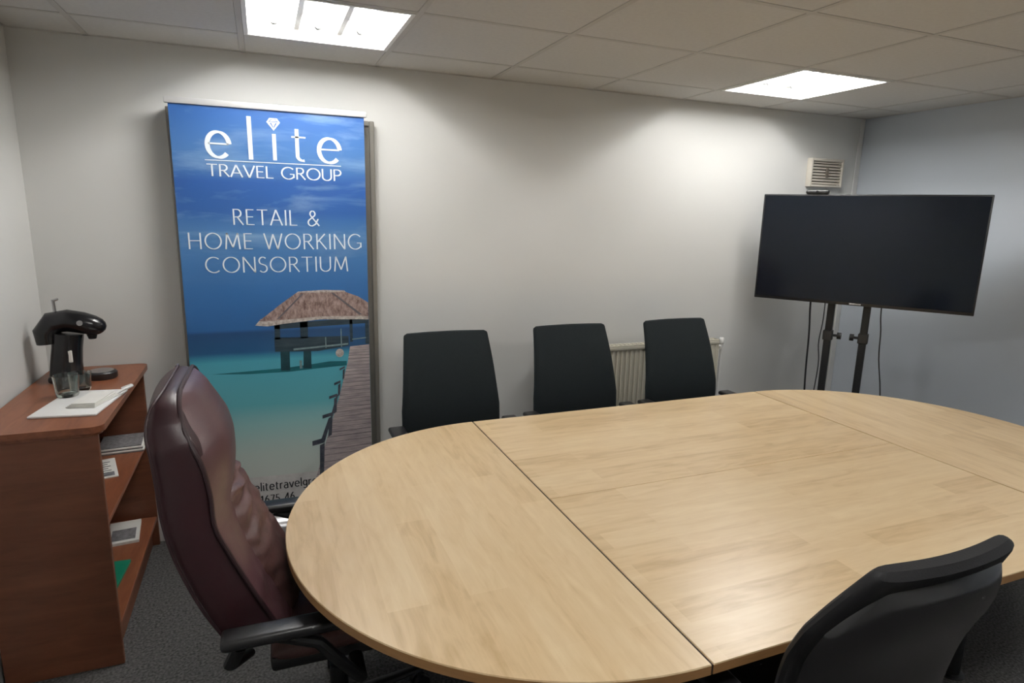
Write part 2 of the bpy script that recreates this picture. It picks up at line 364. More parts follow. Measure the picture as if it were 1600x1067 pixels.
for (x, y) in [(lx1 + .12, .52), (lx1 + .12, -.44), (lx2 - .12, .52), (lx2 - .12, -.44), (lx1 - .10, 0), (lx2 + .45, 0)]:
    leg = MB().tube([(x, y, .012), (x, y, TZ - TT - .012)], .03, 16).build('leg', 'black_metal', tbl)
    MB().lathe([(.001, 0), (.045, 0), (.045, .006), (.03, .012), (.001, .012)], (x, y, 0), 16).build('foot', 'black_metal', leg)
    MB().box(x - .06, x + .06, y - .06, y + .06, TZ - TT - .012, TZ - TT - .0005).build('mounting_plate', 'black_metal', leg, smooth=False)

# ------------------------------------------------------------------ swivel base shared by the chairs
def swivel_base(t, r=.29, top=.40, m='black_plastic'):
    MB().tube([(0, 0, .085), (0, 0, .24)], .028, 16).tube([(0, 0, .24), (0, 0, top)], .018, 16).build('gas_column', 'black_metal', t)
    first = None
    for k_ in range(5):
        a = 2 * PI * k_ / 5 + .3
        if first is None:
            sp_ = MB().tube([(.02, 0, .095), (.12, 0, .095), (r, 0, .075)], [.028, .022, .015], 10, flat=.7).build('base_spoke', m, t)
            ca = MB().tube([(r - .02, -.024, .027), (r - .02, -.006, .027)], .027, 16).tube([(r - .02, .006, .027), (r - .02, .024, .027)], .027, 16).tube([(r - .02, 0, .027), (r - .02, 0, .075)], .008, 8).tube([(r - .02, -.02, .027), (r - .02, .02, .027)], .008, 8).build('castor', 'black_plastic', sp_)
            first = (sp_, ca); sp_.rotation_euler = (0, 0, a)
        else:
            s2_ = dup(first[0], 'base_spoke', t, rz=a); dup(first[1], 'castor', s2_)

# ------------------------------------------------------------------ black meeting chairs
def black_chair(label, kind, group):
    t = thing('meeting_chair', label, 'chair', group=group)
    if kind == 'fabric':
        path = [(-.195, .52), (-.183, .63), (-.198, .76), (-.243, .92), (-.300, 1.063)]
        tab = [(.52, .236), (.60, .246), (.74, .246), (.90, .229), (1.063, .211)]; rc = .016; m1, m2 = 'black_fabric', 'black_plastic'
    else:
        path = [(-.175, .50), (-.175, .62), (-.200, .78), (-.250, .91), (-.312, 1.034)]
        tab = [(.50, .225), (.62, .250), (.80, .266), (.872, .262), (1.018, .196), (1.034, .186)]; rc = .012; m1, m2 = 'fg_leather', 'fg_leather'
    z0, z1 = path[0][1], path[-1][1]
    def wf(t_):
        z = z0 + (z1 - z0) * t_; w_ = interp(tab, z)
        for d in (z1 - z, z - z0):
            if d < rc: w_ -= rc - math.sqrt(max(0, rc * rc - (rc - d) ** 2))
        return w_
    bend = lambda s: .022 * s * s
    pad(path, wf, lambda s, t_: .024, lambda s, t_: .016, 20, 64, ps=12, pt=60, bend=bend).build('backrest', m1, t)
    # rear shell, lower and narrower than the pad
    pz = [(a - .016, z) for a, z in path]; pz[-1] = (path[-1][0] - .012 + .016, path[-1][1] - .034)
    if kind != 'fabric':
        sh = pad(pz, lambda t_: wf(min(t_, .97)) - .028, lambda s, t_: .006, lambda s, t_: .044, 24, 44, ps=5, pt=5, bend=bend)
    else:
        sh = pad(pz, lambda t_: wf(t_ * .94) - .02, lambda s, t_: .004, lambda s, t_: .018, 16, 28, ps=8, pt=14, bend=bend)
    sh.build('back_shell', 'shell_gloss' if kind != 'fabric' else m2, t)
    # back support bar
    MB().tube([(-.02, 0, .405), (-.16, 0, .41), (-.225, 0, .45), (-.232, 0, .56), (-.235, 0, .66)], [.02, .022, .024, .022, .016], 10, flat=.6).build('back_support', 'black_plastic', t)
    # seat
    pad([(.255, .452), (.22, .472), (.10, .478), (-.08, .470), (-.20, .474)], lambda t_: interp([(0, .20), (.08, .235), (.8, .235), (1, .205)], t_), lambda s, t_: .022, lambda s, t_: .03, 18, 24, ps=8, pt=10).build('seat', m1, t)
    MB().rbox(-.17, .19, -.19, .19, .418, .444, .01, 2).build('seat_pan', 'black_plastic', t)
    MB().rbox(-.09, .09, -.07, .07, .392, .42, .01, 2).build('tilt_mechanism', 'black_metal', t)
    for s in (-1, 1):
        ar = MB().tube([(.03, s * .16, .425), (.03, s * .255, .43), (.02, s * .283, .47), (-.02, s * .285, .60), (-.03, s * .283, .630)], [.016, .017, .018, .017, .018], 10, flat=.6).build('armrest', 'black_plastic', t)
        MB().rbox(-.135, .125, s * .281 - .038, s * .281 + .038, 0.628, .652, .011, 3).build('arm_pad', 'black_plastic', ar)
    swivel_base(t)
    return t
labs = ['black fabric-backed meeting chair nearest the blue banner, across the table', 'middle black fabric-backed meeting chair of the three along the wall', 'black fabric-backed meeting chair in front of the radiator, nearest the television']
c0 = black_chair(labs[0], 'fabric', 'black fabric chairs along the wall')
for i, (x, y, a) in enumerate([(-3.068, -.632, -.5), (-2.380, -.612, -.4), (-1.690, -.60, 1.2)]):
    o = c0 if i == 0 else copy_tree(c0)
    o['label'] = labs[i]; o.location = (x, y, 0); o.rotation_euler = (0, 0, -PI / 2 + math.radians(a))
fg = black_chair('black leather chair seen from behind at the near side of the table', 'leather', None)
fg.location = (-2.716, -2.300, 0); fg.rotation_euler = (0, 0, PI / 2 + math.radians(0))

# ------------------------------------------------------------------ maroon executive chair
mc = thing('executive_chair', 'high-backed worn maroon leather executive chair beside the bookcase', 'chair', (-4.0, -1.47, 0), math.radians(-1))
rear = [(-.008, .535), (-.048, .622), (-.084, .710), (-.117, .815), (-.134, .91), (-.139, 1.0), (-.145, 1.075), (-.152, 1.125), (-.145, 1.172), (-.126, 1.200)]
fron = [(.118, .545), (.079, .638), (.039, .728), (-.003, .828), (-.022, .886), (-.026, .966), (-.040, 1.045), (-.062, 1.095), (-.080, 1.145), (-.088, 1.197)]
mid = [((a + c) / 2, (b + d) / 2) for (a, b), (c, d) in zip(rear, fron)]
half = [math.hypot(a - c, b - d) / 2 for (a, b), (c, d) in zip(rear, fron)]
htab = [(i / 9, h_) for i, h_ in enumerate(half)]
wtab = [(0, .235), (.15, .25), (.5, .252), (.72, .248), (.84, .225), (.93, .192), (.97, .165), (1, .125)]
pad(mid, lambda t: interp(wtab, t), lambda s, t: interp(htab, t), lambda s, t: interp(htab, t) + .018 * (1 - s * s), 22, 60, ps=40, pt=34).build('back_shell', 'maroon_dark', mc)
def wr(s, t, amp, k1, k2):
    v = noise.noise(Vector((s * k1, t * k2, 1.3))); w_ = noise.noise(Vector((s * k1 * 2.1 + 5, t * k2 * 2.3, 4.7)))
    return amp * ((1 - abs(v) * 2) * .7 + w_ * .6)
# front cushion: smooth headrest above, narrow wrinkled rim below
ff = [(.128, .505)] + fron
def rim(s_, t):
    up_ = interp([(0, .30), (.35, .32), (.52, .55), (.66, .95), (.80, 1.0), (.93, .85), (1, .6)], t)
    low = max(0., 1 - t / .55)
    return .008 + .042 * (1 - abs(s_) ** 2.4) * up_ + wr(s_, t, .0012, 2, 3) + low * wr(s_ * 2, t, .0075, 2.2, 17.)
pad(ff, lambda t: interp([(0, .232), (.15, .245), (.5, .248), (.72, .243), (.84, .220), (.93, .186), (.97, .160), (1, .12)], t), rim, lambda s, t: .010, 40, 90, ps=5, pt=14).build('front_cushion', 'maroon', mc)
# lower back: crumpled centre cushion standing proud of the rim
fl = [(.122, .50)] + fron[:5] + [(-.030, .93)]
pad(fl, lambda t: interp([(0, .185), (.6, .18), (1, .14)], t), lambda s, t: .014 + .038 * (1 - abs(s) ** 2.5) * interp([(0, .8), (.4, 1.), (.75, .9), (1, .35)], t) + wr(s, t, .010, 1.3, 7.5) + .0065 * math.sin(t * 60 + 3.0 * s + 5 * noise.noise(Vector((s * 2, t * 5, .4)))) * max(0., noise.noise(Vector((s * 1.7 + 4, t * 4, 2.2))) + .35), lambda s, t: .005, 48, 80, ps=5, pt=7, xc=lambda t: .022).build('lumbar_cushion', 'maroon_worn', mc)
def piping(line, off, nm):
    pts = []
    n_ = 40; P = catmull([(a, 0, z) for a, z in line], n_)
    L_ = [(P[i].x + off, -interp(wtab, i / n_) * 1.004, P[i].z) for i in range(n_ + 1)]
    R_ = [(x, -y, z) for x, y, z in L_[::-1]]
    MB().tube(L_ + R_, .0055 if nm == 'f' else .004, 8).build('piping', 'piping', mc)
piping(fron, .0, 'f'); piping(rear, .002, 'r')
pad([(.54, .455), (.50, .485), (.36, .500), (.20, .492), (.085, .488)], lambda t: interp([(0, .19), (.1, .25), (1, .245)], t), lambda s, t: .035 + .02 * (1 - s * s) + wr(s, t, .004, 3, 4), lambda s, t: .05, 24, 30, ps=8, pt=8).build('seat', 'maroon_worn', mc)
MB().rbox(.08, .46, -.20, .20, .405, .45, .012, 2).build('seat_pan', 'black_plastic', mc)
for s in (-1, 1):
    ar = MB().tube([(.30, s * .23, .43), (.30, s * .33, .44), (.26, s * .345, .50), (.20, s * .345, .58), (.10, s * .345, .622)], [.02, .02, .021, .022, .022], 10, flat=.7).tube([(.03, s * .22, .50), (-.005, s * .31, .54), (.02, s * .345, .61)], .018, 10, flat=.7).build('armrest', 'black_plastic', mc)
    MB().rbox(-.02, .26, s * .345 - .032, s * .345 + .032, .618, .648, .012, 3).build('arm_pad', 'black_plastic', ar)
bs = bpy.data.objects.new('base_hub', None)
def shifted_base(t, dx):
    before = set(bpy.data.objects); swivel_base(t, .31, .41)
    for o in set(bpy.data.objects) - before:
        if o.parent is t: o.location.x += dx
shifted_base(mc, .27); bpy.data.objects.remove(bs)

# ------------------------------------------------------------------ roll-up banner
BX0, BX1, BY = -4.225, -3.405, -.125
bn = thing('rollup_banner', 'tall blue roll-up banner with white lettering and a thatched sea hut picture', 'banner', ((BX0 + BX1) / 2, BY, 0))
ox = (BX0 + BX1) / 2; sx_ = lambda x: x - ox
lx0, lx1b = BX0 - ox, BX1 - ox
sheet = MB().box(lx0, lx1b, 0, .0012, .12, 2.072).build('printed_sheet', 'art', bn, smooth=False)
MB().rbox(lx0 - .014, lx1b + .012, -.010, .012, 2.068, 2.094, .004, 2).build('top_rail', 'rail', bn)
cs = MB().prism([(-.075, .012), (.060, .012), (.066, .03), (.055, .085), (.02, .118), (-.035, .115), (-.075, .07)], lx0 - .02, lx1b + .02)
cs.v = [(z, x, y) for x, y, z in cs.v]; cs.build('cassette', 'chrome', bn, angle=50)
for s in (-1, 1):
    MB().box(s * .30 - .02, s * .30 + .02, -.16, .068, .002, .012).build('foot', 'chrome', bn, smooth=False)
    e = MB().prism([(-.077, .010), (.062, .010), (.068, .03), (.057, .087), (.02, .12), (-.037, .117), (-.077, .07)], s * .430 - .004, s * .430 + .004)
    e.v = [(z, x, y) for x, y, z in e.v]; e.build('end_cap', 'black_plastic', bn)
MB().tube([(0, .03, .10), (0, .02, 2.07)], .008, 10).build('support_pole', 'chrome', bn)
# --- print layers -------------------------------------------------------
def layer(name, polys, m, d):
    b = MB()
    for q in polys: b.xz([(sx_(x), z) for x, z in q], -d)
    return b.build(name, m, sheet, smooth=False)
layer('printed_beach', [[(BX0, .12), (BX1, .12), (BX1, .300), (-3.671, .321), (-3.975, .329), (BX0, .338)]], 'sand', .0003)
layer('printed_water_shadow', [[(-4.14, .868), (-3.98, .858), (-3.80, .856), (-3.62, .866), (-3.52, .870), (-3.52, .892), (-3.60, .896), (-3.70, .886), (-3.82, .876), (-3.98, .872)]], 'wshadow', .0003)
layer('printed_stilt', [[(-3.832, .865), (-3.790, .863), (-3.788, .968), (-3.830, .968)]], 'stilt', .0005)
layer('printed_stilt', [[(-3.728, .868), (-3.690, .866), (-3.688, .962), (-3.724, .962)]], 'stilt', .0005)
layer('printed_hut_wall', [[(-3.854, .960), (-3.656, .952), (-3.507, .972), (-3.507, 1.02), (-3.854, 1.03)], [(-3.852, 1.02), (-3.828, 1.02), (-3.826, 1.10), (-3.850, 1.095)], [(-3.735, 1.02), (-3.700, 1.02), (-3.698, 1.11), (-3.735, 1.10)], [(-3.50, .99), (-3.486, .99), (-3.486, 1.11), (-3.50, 1.11)], [(-3.424, .975), (-3.406, .975), (-3.406, 1.12), (-3.424, 1.12)], [(-3.852, 1.07), (-3.42, 1.082), (-3.42, 1.112), (-3.852, 1.096)]], 'hut_dark', .0006)
layer('printed_hut_rail', [[(-3.77, .962), (-3.51, .976), (-3.51, .984), (-3.77, .971)], [(-3.545, .965), (-3.540, .965), (-3.540, 1.06), (-3.545, 1.06)], [(-3.62, .965), (-3.615, .965), (-3.615, 1.02), (-3.62, 1.02)], [(-3.49, 1.0), (-3.42, 1.005), (-3.42, 1.01), (-3.49, 1.005)], [(-3.745, .868), (-3.733, .868), (-3.733, .91), (-3.745, .91)]], 'hut_rail', .0008)
layer('printed_buoy', [[(-3.552 + .020 * math.cos(a), .936 + .022 * math.sin(a)) for a in [2 * PI * i / 14 for i in range(14)]]], 'thatch_edge', .0009)
layer('printed_thatch_fringe', [[(-3.936, 1.092), (-3.88, 1.086), (-3.82, 1.094), (-3.64, 1.110), (-3.456, 1.103), (-3.406, 1.100), (-3.406, 1.14), (-3.64, 1.135), (-3.85, 1.135), (-3.91, 1.122)]], 'thatch_edge', .0010)
layer('printed_thatch_roof', [[(-3.920, 1.112), (-3.87, 1.112), (-3.80, 1.115), (-3.64, 1.125), (-3.45, 1.120), (-3.406, 1.116), (-3.406, 1.186), (-3.453, 1.218), (-3.514, 1.242), (-3.60, 1.246), (-3.744, 1.244), (-3.822, 1.188), (-3.88, 1.142)]], 'thatch', .0012)
layer('printed_roof_ridge', [[(-3.722, 1.238), (-3.712, 1.238), (-3.828, 1.120), (-3.840, 1.118)], [(-3.585, 1.240), (-3.573, 1.240), (-3.438, 1.128), (-3.452, 1.126)]], 'plank_gap', .0014)
layer('printed_thatch_ridge', [[(-3.744, 1.244), (-3.514, 1.242), (-3.52, 1.250), (-3.62, 1.255), (-3.736, 1.250)]], 'thatch_edge', .0014)
pier = [(-3.501, .966), (-3.406, .972), (-3.406, .12), (-3.75, .12), (-3.680, .322), (-3.626, .507), (-3.563, .705), (-3.515, .885)]
layer('printed_pier', [pier], 'plank', .0008)
def pier_left(z): return interp([(.12, -3.75), (.322, -3.680), (.507, -3.626), (.705, -3.563), (.885, -3.515), (.966, -3.501)], z)
gaps = []; z = .16
while z < .95:
    h_ = .0015 + .003 * (1 - (z - .1) / .9) * (random.random() ** 2 + .15); sl = .012 * (1 - z)
    gaps.append([(pier_left(z), z), (BX1 - .002, z + sl), (BX1 - .002, z + sl + h_), (pier_left(z + h_), z + h_)]); z += .012 + .034 * (1 - z) * (.7 + .6 * random.random())
layer('printed_plank_gap', gaps, 'plank_gap', .0010)
posts = []
for (x, z, w_, h_, L_) in [(-3.702, .460, .060, .026, .16), (-3.648, .600, .05, .018, .10), (-3.612, .700, .04, .014, .08), (-3.585, .770, .032, .012, .06), (-3.556, .845, .026, .010, .05)]:
    posts.append([(x, z), (x + w_, z + .012), (x + w_, z + h_ + .012), (x, z + h_)])
    posts.append([(x + w_ * .5, z - L_), (x + w_ * .85, z - L_ + .01), (x + w_ * 1.0, z + .01), (x + w_ * .6, z)])
layer('printed_pier_post', posts, 'pier_post', .0010)
layer('printed_pier_beam', [[(-3.666, .470), (-3.640, .480), (-3.604, .60), (-3.618, .60)], [(-3.61, .60), (-3.596, .61), (-3.566, .72), (-3.575, .72)]], 'pier_post', .0009)

# --- lettering: pen-stroke glyphs (unit height), width modulated by stroke direction
def A(cx, cy, rx, ry, a0, a1, n=22): return [(cx + rx * math.cos(math.radians(a0 + (a1 - a0) * i / n)), cy + ry * math.sin(math.radians(a0 + (a1 - a0) * i / n))) for i in range(n + 1)]
G = {
 'T': (.66, [[(.33, 0), (.33, 1)], [(0, .97), (.66, .97)]]),
 'R': (.62, [[(.06, 0), (.06, 1)], [(.04, .97)] + A(.28, .735, .22, .235, 90, -90) + [(.06, .5)], [(.27, .5), (.62, 0)]]),
 'A': (.74, [[(.0, 0), (.36, 1)], [(.36, 1), (.74, 0)], [(.13, .34), (.60, .34)]]),
 'V': (.70, [[(0, 1), (.35, 0)], [(.35, 0), (.70, 1)]]),
 'E': (.52, [[(.06, 0), (.06, 1)], [(.04, .97), (.50, .97)], [(.04, .52), (.45, .52)], [(.04, .03), (.52, .03)]]),
 'L': (.50, [[(.06, 0), (.06, 1)], [(.04, .03), (.50, .03)]]),
 'G': (.88, [A(.46, .5, .44, .49, 42, 318, 34), [(.82, .42), (.82, .12)], [(.56, .42), (.86, .42)]]),
 'O': (.94, [A(.47, .5, .44, .48, 0, 360, 44)]),
 'U': (.72, [[(.06, 1), (.06, .32)] + A(.36, .32, .30, .30, 180, 360) + [(.66, 1)]]),
 'P': (.56, [[(.06, 0), (.06, 1)], [(.04, .97)] + A(.28, .72, .24, .25, 90, -90) + [(.06, .47)]]),
 'I': (.12, [[(.06, 0), (.06, 1)]]),
 'H': (.74, [[(.06, 0), (.06, 1)], [(.68, 0), (.68, 1)], [(.06, .52), (.68, .52)]]),
 'M': (.90, [[(.05, 0), (.14, 1)], [(.14, 1), (.45, .12)], [(.45, .12), (.76, 1)], [(.76, 1), (.85, 0)]]),
 'W': (1.06, [[(0, 1), (.27, 0)], [(.27, 0), (.53, .95)], [(.53, .95), (.79, 0)], [(.79, 0), (1.06, 1)]]),
 'K': (.64, [[(.06, 0), (.06, 1)], [(.08, .46), (.56, 1)], [(.20, .58), (.64, 0)]]),
 'N': (.76, [[(.06, 0), (.06, 1)], [(.06, 1), (.70, 0)], [(.70, 0), (.70, 1)]]),
 'C': (.80, [A(.46, .5, .43, .48, 48, 312, 34)]),
 'S': (.50, [A(.25, .74, .21, .24, 40, 230, 20) + A(.25, .25, .22, .24, 65, -145, 24)]),
 '&': (.78, [[(.76, 0), (.22, .66)] + A(.34, .78, .16, .19, 200, -20, 20) + [(.46, .66), (.18, .44)] + A(.26, .22, .22, .22, 120, 300, 20) + [(.52, .12), (.70, .46)]]),
 'e': (.56, [[(.06, .36), (.50, .36)] + A(.28, .34, .24, .32, 5, 318, 34)]),
 'l': (.12, [[(.06, 0), (.06, 1)]]),
 'i': (.12, [[(.06, 0), (.06, .66)], [(.06, .84), (.06, .93)]]),
 't': (.34, [[(.12, .86), (.12, .16)] + A(.24, .14, .12, .12, 180, 290, 10), [(0, .64), (.32, .64)]]),
 'r': (.34, [[(.06, 0), (.06, .66)], [(.06, .44)] + A(.24, .44, .17, .20, 150, 60, 10)]),
 'a': (.50, [A(.24, .44, .19, .22, 140, 0, 14) + [(.43, 0)], A(.24, .20, .20, .19, 40, 330, 26)]),
 'v': (.48, [[(0, .66), (.24, 0)], [(.24, 0), (.48, .66)]]),
 'g': (.52, [A(.25, .36, .21, .28, 20, 340, 28), [(.46, .66), (.46, -.08)] + A(.25, -.08, .21, .18, 0, -150, 14)]),
 'o': (.56, [A(.28, .33, .24, .32, 0, 360, 34)]),
 'u': (.52, [[(.06, .66), (.06, .2)] + A(.25, .2, .19, .19, 180, 360, 16) + [(.44, .2)], [(.45, .66), (.45, 0)]]),
 'p': (.54, [[(.06, .66), (.06, -.28)], A(.28, .33, .22, .32, 160, -160, 28)]),
 '0': (.56, [A(.28, .46, .24, .45, 0, 360, 34)]), '1': (.34, [[(.22, 0), (.22, .92)], [(.22, .92), (.04, .74)]]),
 '6': (.56, [A(.28, .28, .23, .27, 0, 360, 30), [(.06, .32), (.14, .62), (.40, .92)]]),
 '7': (.52, [[(.02, .88), (.52, .88)], [(.51, .88), (.18, 0)]]),
 '5': (.52, [[(.46, .88), (.12, .88), (.09, .50)] + A(.24, .27, .23, .26, 110, -130, 24)]),
 '4': (.56, [[(.42, 0), (.42, .92)], [(.42, .92), (.03, .26)], [(.02, .26), (.56, .26)]]),
 ' ': (.34, []),
}
def ribbon(b, pts, x, z, sw, sh, thick, thin, y):
    P = [Vector((x + px * sw, z + pz * sh)) for px, pz in pts]; n = len(P)
    closed = n > 8 and (P[0] - P[-1]).length < 1e-5; o = len(b.v); na = math.radians(16)
    for i in range(n):
        if closed: a, c = P[(i - 1) % (n - 1)], P[(i + 1) % (n - 1)]
        else: a, c = P[max(i - 1, 0)], P[min(i + 1, n - 1)]
        t = (c - a).normalized(); nn = Vector((-t.y, t.x))
        w_ = (thin + (thick - thin) * abs(math.sin(math.atan2(t.y, t.x) + na if t.x * t.y > 0 else math.atan2(t.y, t.x)))) / 2
        b.v.append((P[i].x + nn.x * w_, y, P[i].y + nn.y * w_)); b.v.append((P[i].x - nn.x * w_, y, P[i].y - nn.y * w_))
    for i in range(n - 1): b.f.append((o + 2 * i, o + 2 * i + 1, o + 2 * i + 3, o + 2 * i + 2))
def text_line(name, txt, x0, x1, z0, h_, m, thick=.105, thin=.06, track=.14, d=.0018):
    adv = sum(G[c][0] for c in txt) + track * (len(txt) - 1); sw = (x1 - x0) / adv; x = sx_(x0); b = MB()
    for c in txt + ' ':
        for st in G[c][1]: ribbon(b, st, x, z0, sw, h_, thick * h_, thin * h_, -d)
        x += (G[c][0] + track) * sw
        if c == ' ': b.build(name, m, sheet, smooth=False); b = MB()
def flat_lettering(name, strokes, m, d=.0018):
    b = MB()
    for pts, th, tn in strokes: ribbon(b, [(sx_(x), z) for x, z in pts], 0, 0, 1, 1, th, tn, -d)
    return b.build(name, m, sheet, smooth=False)
def big_e(x0, x1, z0, z1):
    cx, cz, rx, rz = (x0 + x1) / 2 + .002, (z0 + z1) / 2, (x1 - x0) / 2 - .006, (z1 - z0) / 2 - .004
    return [([(x0 + .012, cz + .004), (x1 - .006, cz + .004)], .007, .007), (A(cx, cz, rx, rz, 4, 318, 40), .020, .008)]
flat_lettering('printed_logo_letters', big_e(-4.092, -3.992, 1.850, 1.966) + [([(-3.909, 1.851), (-3.910, 2.037)], .0185, .0185), ([(-3.808, 1.853), (-3.808, 1.968)], .0165, .0165),
    ([(-3.710, 1.996), (-3.710, 1.885)] + A(-3.686, 1.878, .024, .021, 180, 285, 10), .0165, .008), ([(-3.734, 1.960), (-3.672, 1.960)], .007, .007)] + big_e(-3.622, -3.517, 1.850, 1.967)
    + [([(-4.098, 1.841), (-3.517, 1.841)], .0036, .0036)], 'white_print')
layer('printed_diamond', [[(-3.837, 2.018), (-3.824, 2.036), (-3.792, 2.036), (-3.779, 2.018), (-3.808, 1.982)]], 'white_print', .0018)
layer('printed_diamond_facets', [[(-3.829, 2.0215), (-3.787, 2.0215), (-3.787, 2.0190), (-3.829, 2.0190)], [(-3.823, 2.015), (-3.817, 2.015), (-3.808, 1.996), (-3.810, 1.994)], [(-3.799, 2.015), (-3.793, 2.015), (-3.806, 1.994), (-3.808, 1.996)], [(-3.815, 2.034), (-3.812, 2.034), (-3.822, 2.0215), (-3.825, 2.0215)], [(-3.804, 2.034), (-3.801, 2.034), (-3.791, 2.0215), (-3.794, 2.0215)]], 'art', .0021)
text_line('printed_word', 'TRAVEL GROUP', -4.093, -3.517, 1.772, .053, 'white_print', .135, .075, .10)
text_line('printed_word', 'RETAIL &', -4.001, -3.625, 1.561, .071, 'white_print', .095, .055, .17)
text_line('printed_word', 'HOME WORKING', -4.190, -3.430, 1.451, .073, 'white_print', .09, .05, .17)
text_line('printed_word', 'CONSORTIUM', -4.128, -3.498, 1.344, .072, 'white_print', .09, .05, .15)
text_line('printed_word', 'elitetravelgroup', -3.985, -3.632, .252, .046, 'print_dark', .13, .085, .14)
text_line('printed_word', '01675 46', -3.985, -3.800, .184, .046, 'print_dark', .13, .085, .16)

# ------------------------------------------------------------------ grey board behind the banner
gb = thing('display_board', 'grey framed board leaning against the wall behind the blue banner', 'board', (-3.797, -.03, 0), 0)
bw0, bw1 = -4.245 + 3.797, -3.345 + 3.797
MB().box(bw0 + .02, bw1 - .02, -.006, .010, .02, 2.045).build('panel', 'grey_board', gb, smooth=False)
for (a, b_, c_, d_) in [(bw0, bw0 + .024, 0, 2.065), (bw1 - .024, bw1, 0, 2.065)]:
    MB().rbox(a, b_, -.018, .020, c_, d_, .003, 1).build('frame_upright', 'grey_frame', gb)
for (c_, d_) in [(0.0, .024), (2.041, 2.065)]:
    MB().rbox(bw0 + .024, bw1 - .024, -.018, .020, c_, d_, .003, 1).build('frame_rail', 'grey_frame', gb)

# ------------------------------------------------------------------ bookcase
BK0, BKF, BKY0, BKY1 = -4.785, -4.432, -.911, -.012
bk = thing('bookcase', 'low cherry-wood bookcase with open shelves beside the maroon chair', 'bookcase', (BK0, BKY1, 0))
fx, ny = BKF - BK0, BKY0 - BKY1     # .353, -.899
def bkpart(name, x0, x1, y0, y1, z0, z1, m, r=.002): return MB().rbox(x0, x1, y0, y1, z0, z1, r, 1).build(name, m, bk)
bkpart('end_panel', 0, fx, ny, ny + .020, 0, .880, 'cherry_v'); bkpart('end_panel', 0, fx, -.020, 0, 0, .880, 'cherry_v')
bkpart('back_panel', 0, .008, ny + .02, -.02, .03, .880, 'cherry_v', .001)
# top with rounded front corners and a stepped moulding underneath
ov = .022; rr = .035
def round_top(z0, z1, o_):
    x1, y0, y1 = fx + o_, ny - o_, .006
    q = [(0, y0)] + [(x1 - rr + rr * math.cos(a), y0 + rr + rr * math.sin(a)) for a in [-PI / 2 + PI / 2 * i / 6 for i in range(7)]] + [(x1 - rr + rr * math.cos(a), y1 - rr + rr * math.sin(a)) for a in [PI / 2 * i / 6 for i in range(7)]] + [(0, y1)]
    return MB().prism(q, z0, z1)
round_top(.893, .915, ov).build('top', 'cherry', bk, angle=30); round_top(.8805, .893, ov * .45).build('top_moulding', 'cherry', bk, angle=30)
bkpart('shelf', .008, fx - .004, ny + .02, -.02, .537, .555, 'cherry'); bkpart('shelf', .008, fx - .002, ny + .02, -.02, .132, .152, 'cherry')
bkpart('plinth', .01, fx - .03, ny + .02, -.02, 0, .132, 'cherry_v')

# coffee machine
cm = thing('coffee_machine', 'black pod coffee machine with curved head on the bookcase', 'coffee machine', (-4.665, -.245, .915))
MB().rbox(-.06, .055, -.06, .06, 0, .03, .012, 2).build('base', 'black_plastic', cm)
MB().lathe([(.001, 0), (.052, 0), (.056, .006), (.056, .026), (.050, .032), (.001, .032)], (.118, .0, .0), 24, 1.05, .95).build('drip_tray', 'black_plastic', cm)
MB().lathe([(.001, .0), (.046, .0), (.046, .002), (.001, .002)], (.118, 0, .0322), 20).build('drip_grid', 'chrome', cm)
MB().tube([(-.005, 0, .02), (0, 0, .08), (.008, 0, .14), (.016, 0, .20)], [.060, .056, .054, .056], 20).build('body', 'black_gloss', cm)
hd = MB().tube([(-.055, 0, .16), (-.058, 0, .205), (-.03, 0, .245), (.02, 0, .252), (.07, 0, .241), (.105, 0, .229), (.128, 0, .220), (.140, 0, .214), (.147, 0, .210), (.150, 0, .208)], [.040, .046, .047, .046, .045, .042, .036, .027, .016, .003], 20).build('head', 'black_gloss', cm)
MB().tube([(.100, 0, .192), (.100, 0, .172)], [.020, .014], 14).build('spout', 'black_plastic', cm)
MB().tube([(-.02, .0, .285), (-.022, 0, .34)], .006, 8).tube([(-.022, -.001, .335), (-.004, 0, .342)], .005, 8).build('lever', 'chrome', cm)
MB().tube([(.072, -.0465, .247), (.072, -.050, .247)], .011, 12).build('button', 'chrome', cm)
MB().rbox(.0, .034, -.052, -.045, .085, .135, .002, 1).build('label_plate', 'paper', cm)
# tray, papers, glasses
MB_tray = MB().rbox(-.105, .105, -.165, .155, 0, .009, .004, 2)
tr_ = thing('serving_tray', 'white serving tray with a loop handle on the near end of the bookcase', 'tray', (-4.535, -.63, .915), math.radians(-8))
MB_tray.build('tray_base', 'white_enamel', tr_)
MB().tube([(.085, .06, .012), (.115, .085, .026), (.132, .120, .03), (.120, .145, .026), (.085, .150, .012)], .0055, 8).build('handle', 'white_enamel', tr_)
nap = thing('napkin_stack', 'folded white paper napkins lying on the serving tray', 'napkins', (-4.495, -.64, .9245), math.radians(-14))
for i in range(4):
    MB().rbox(-.05 + .004 * i, .05 - .003 * i, -.085, .085 - .004 * i, .0045 * i, .0045 * i + .004, .0015, 1).build('napkin', 'paper', nap).rotation_euler = (0, 0, math.radians(2.2 * i - 3))
def glass(x, y, z, r, h_, label):
    t = r - .0025
    o = MB().lathe([(.001, .0), (r * .80, 0), (r * .86, .006), (r, h_), (t, h_), (r * .80, .012), (.001, .010)], (0, 0, 0), 28).build('drinking_glass', 'glass', None)
    o.location = (x, y, z); return tag(o, label, 'glass', 'glasses on the bookcase')
glass(-4.600, -.535, .924, .043, .082, 'clear drinking glass standing on the white serving tray')
glass(-4.582, -.425, .915, .040, .072, 'clear drinking glass between the coffee machine and the serving tray')
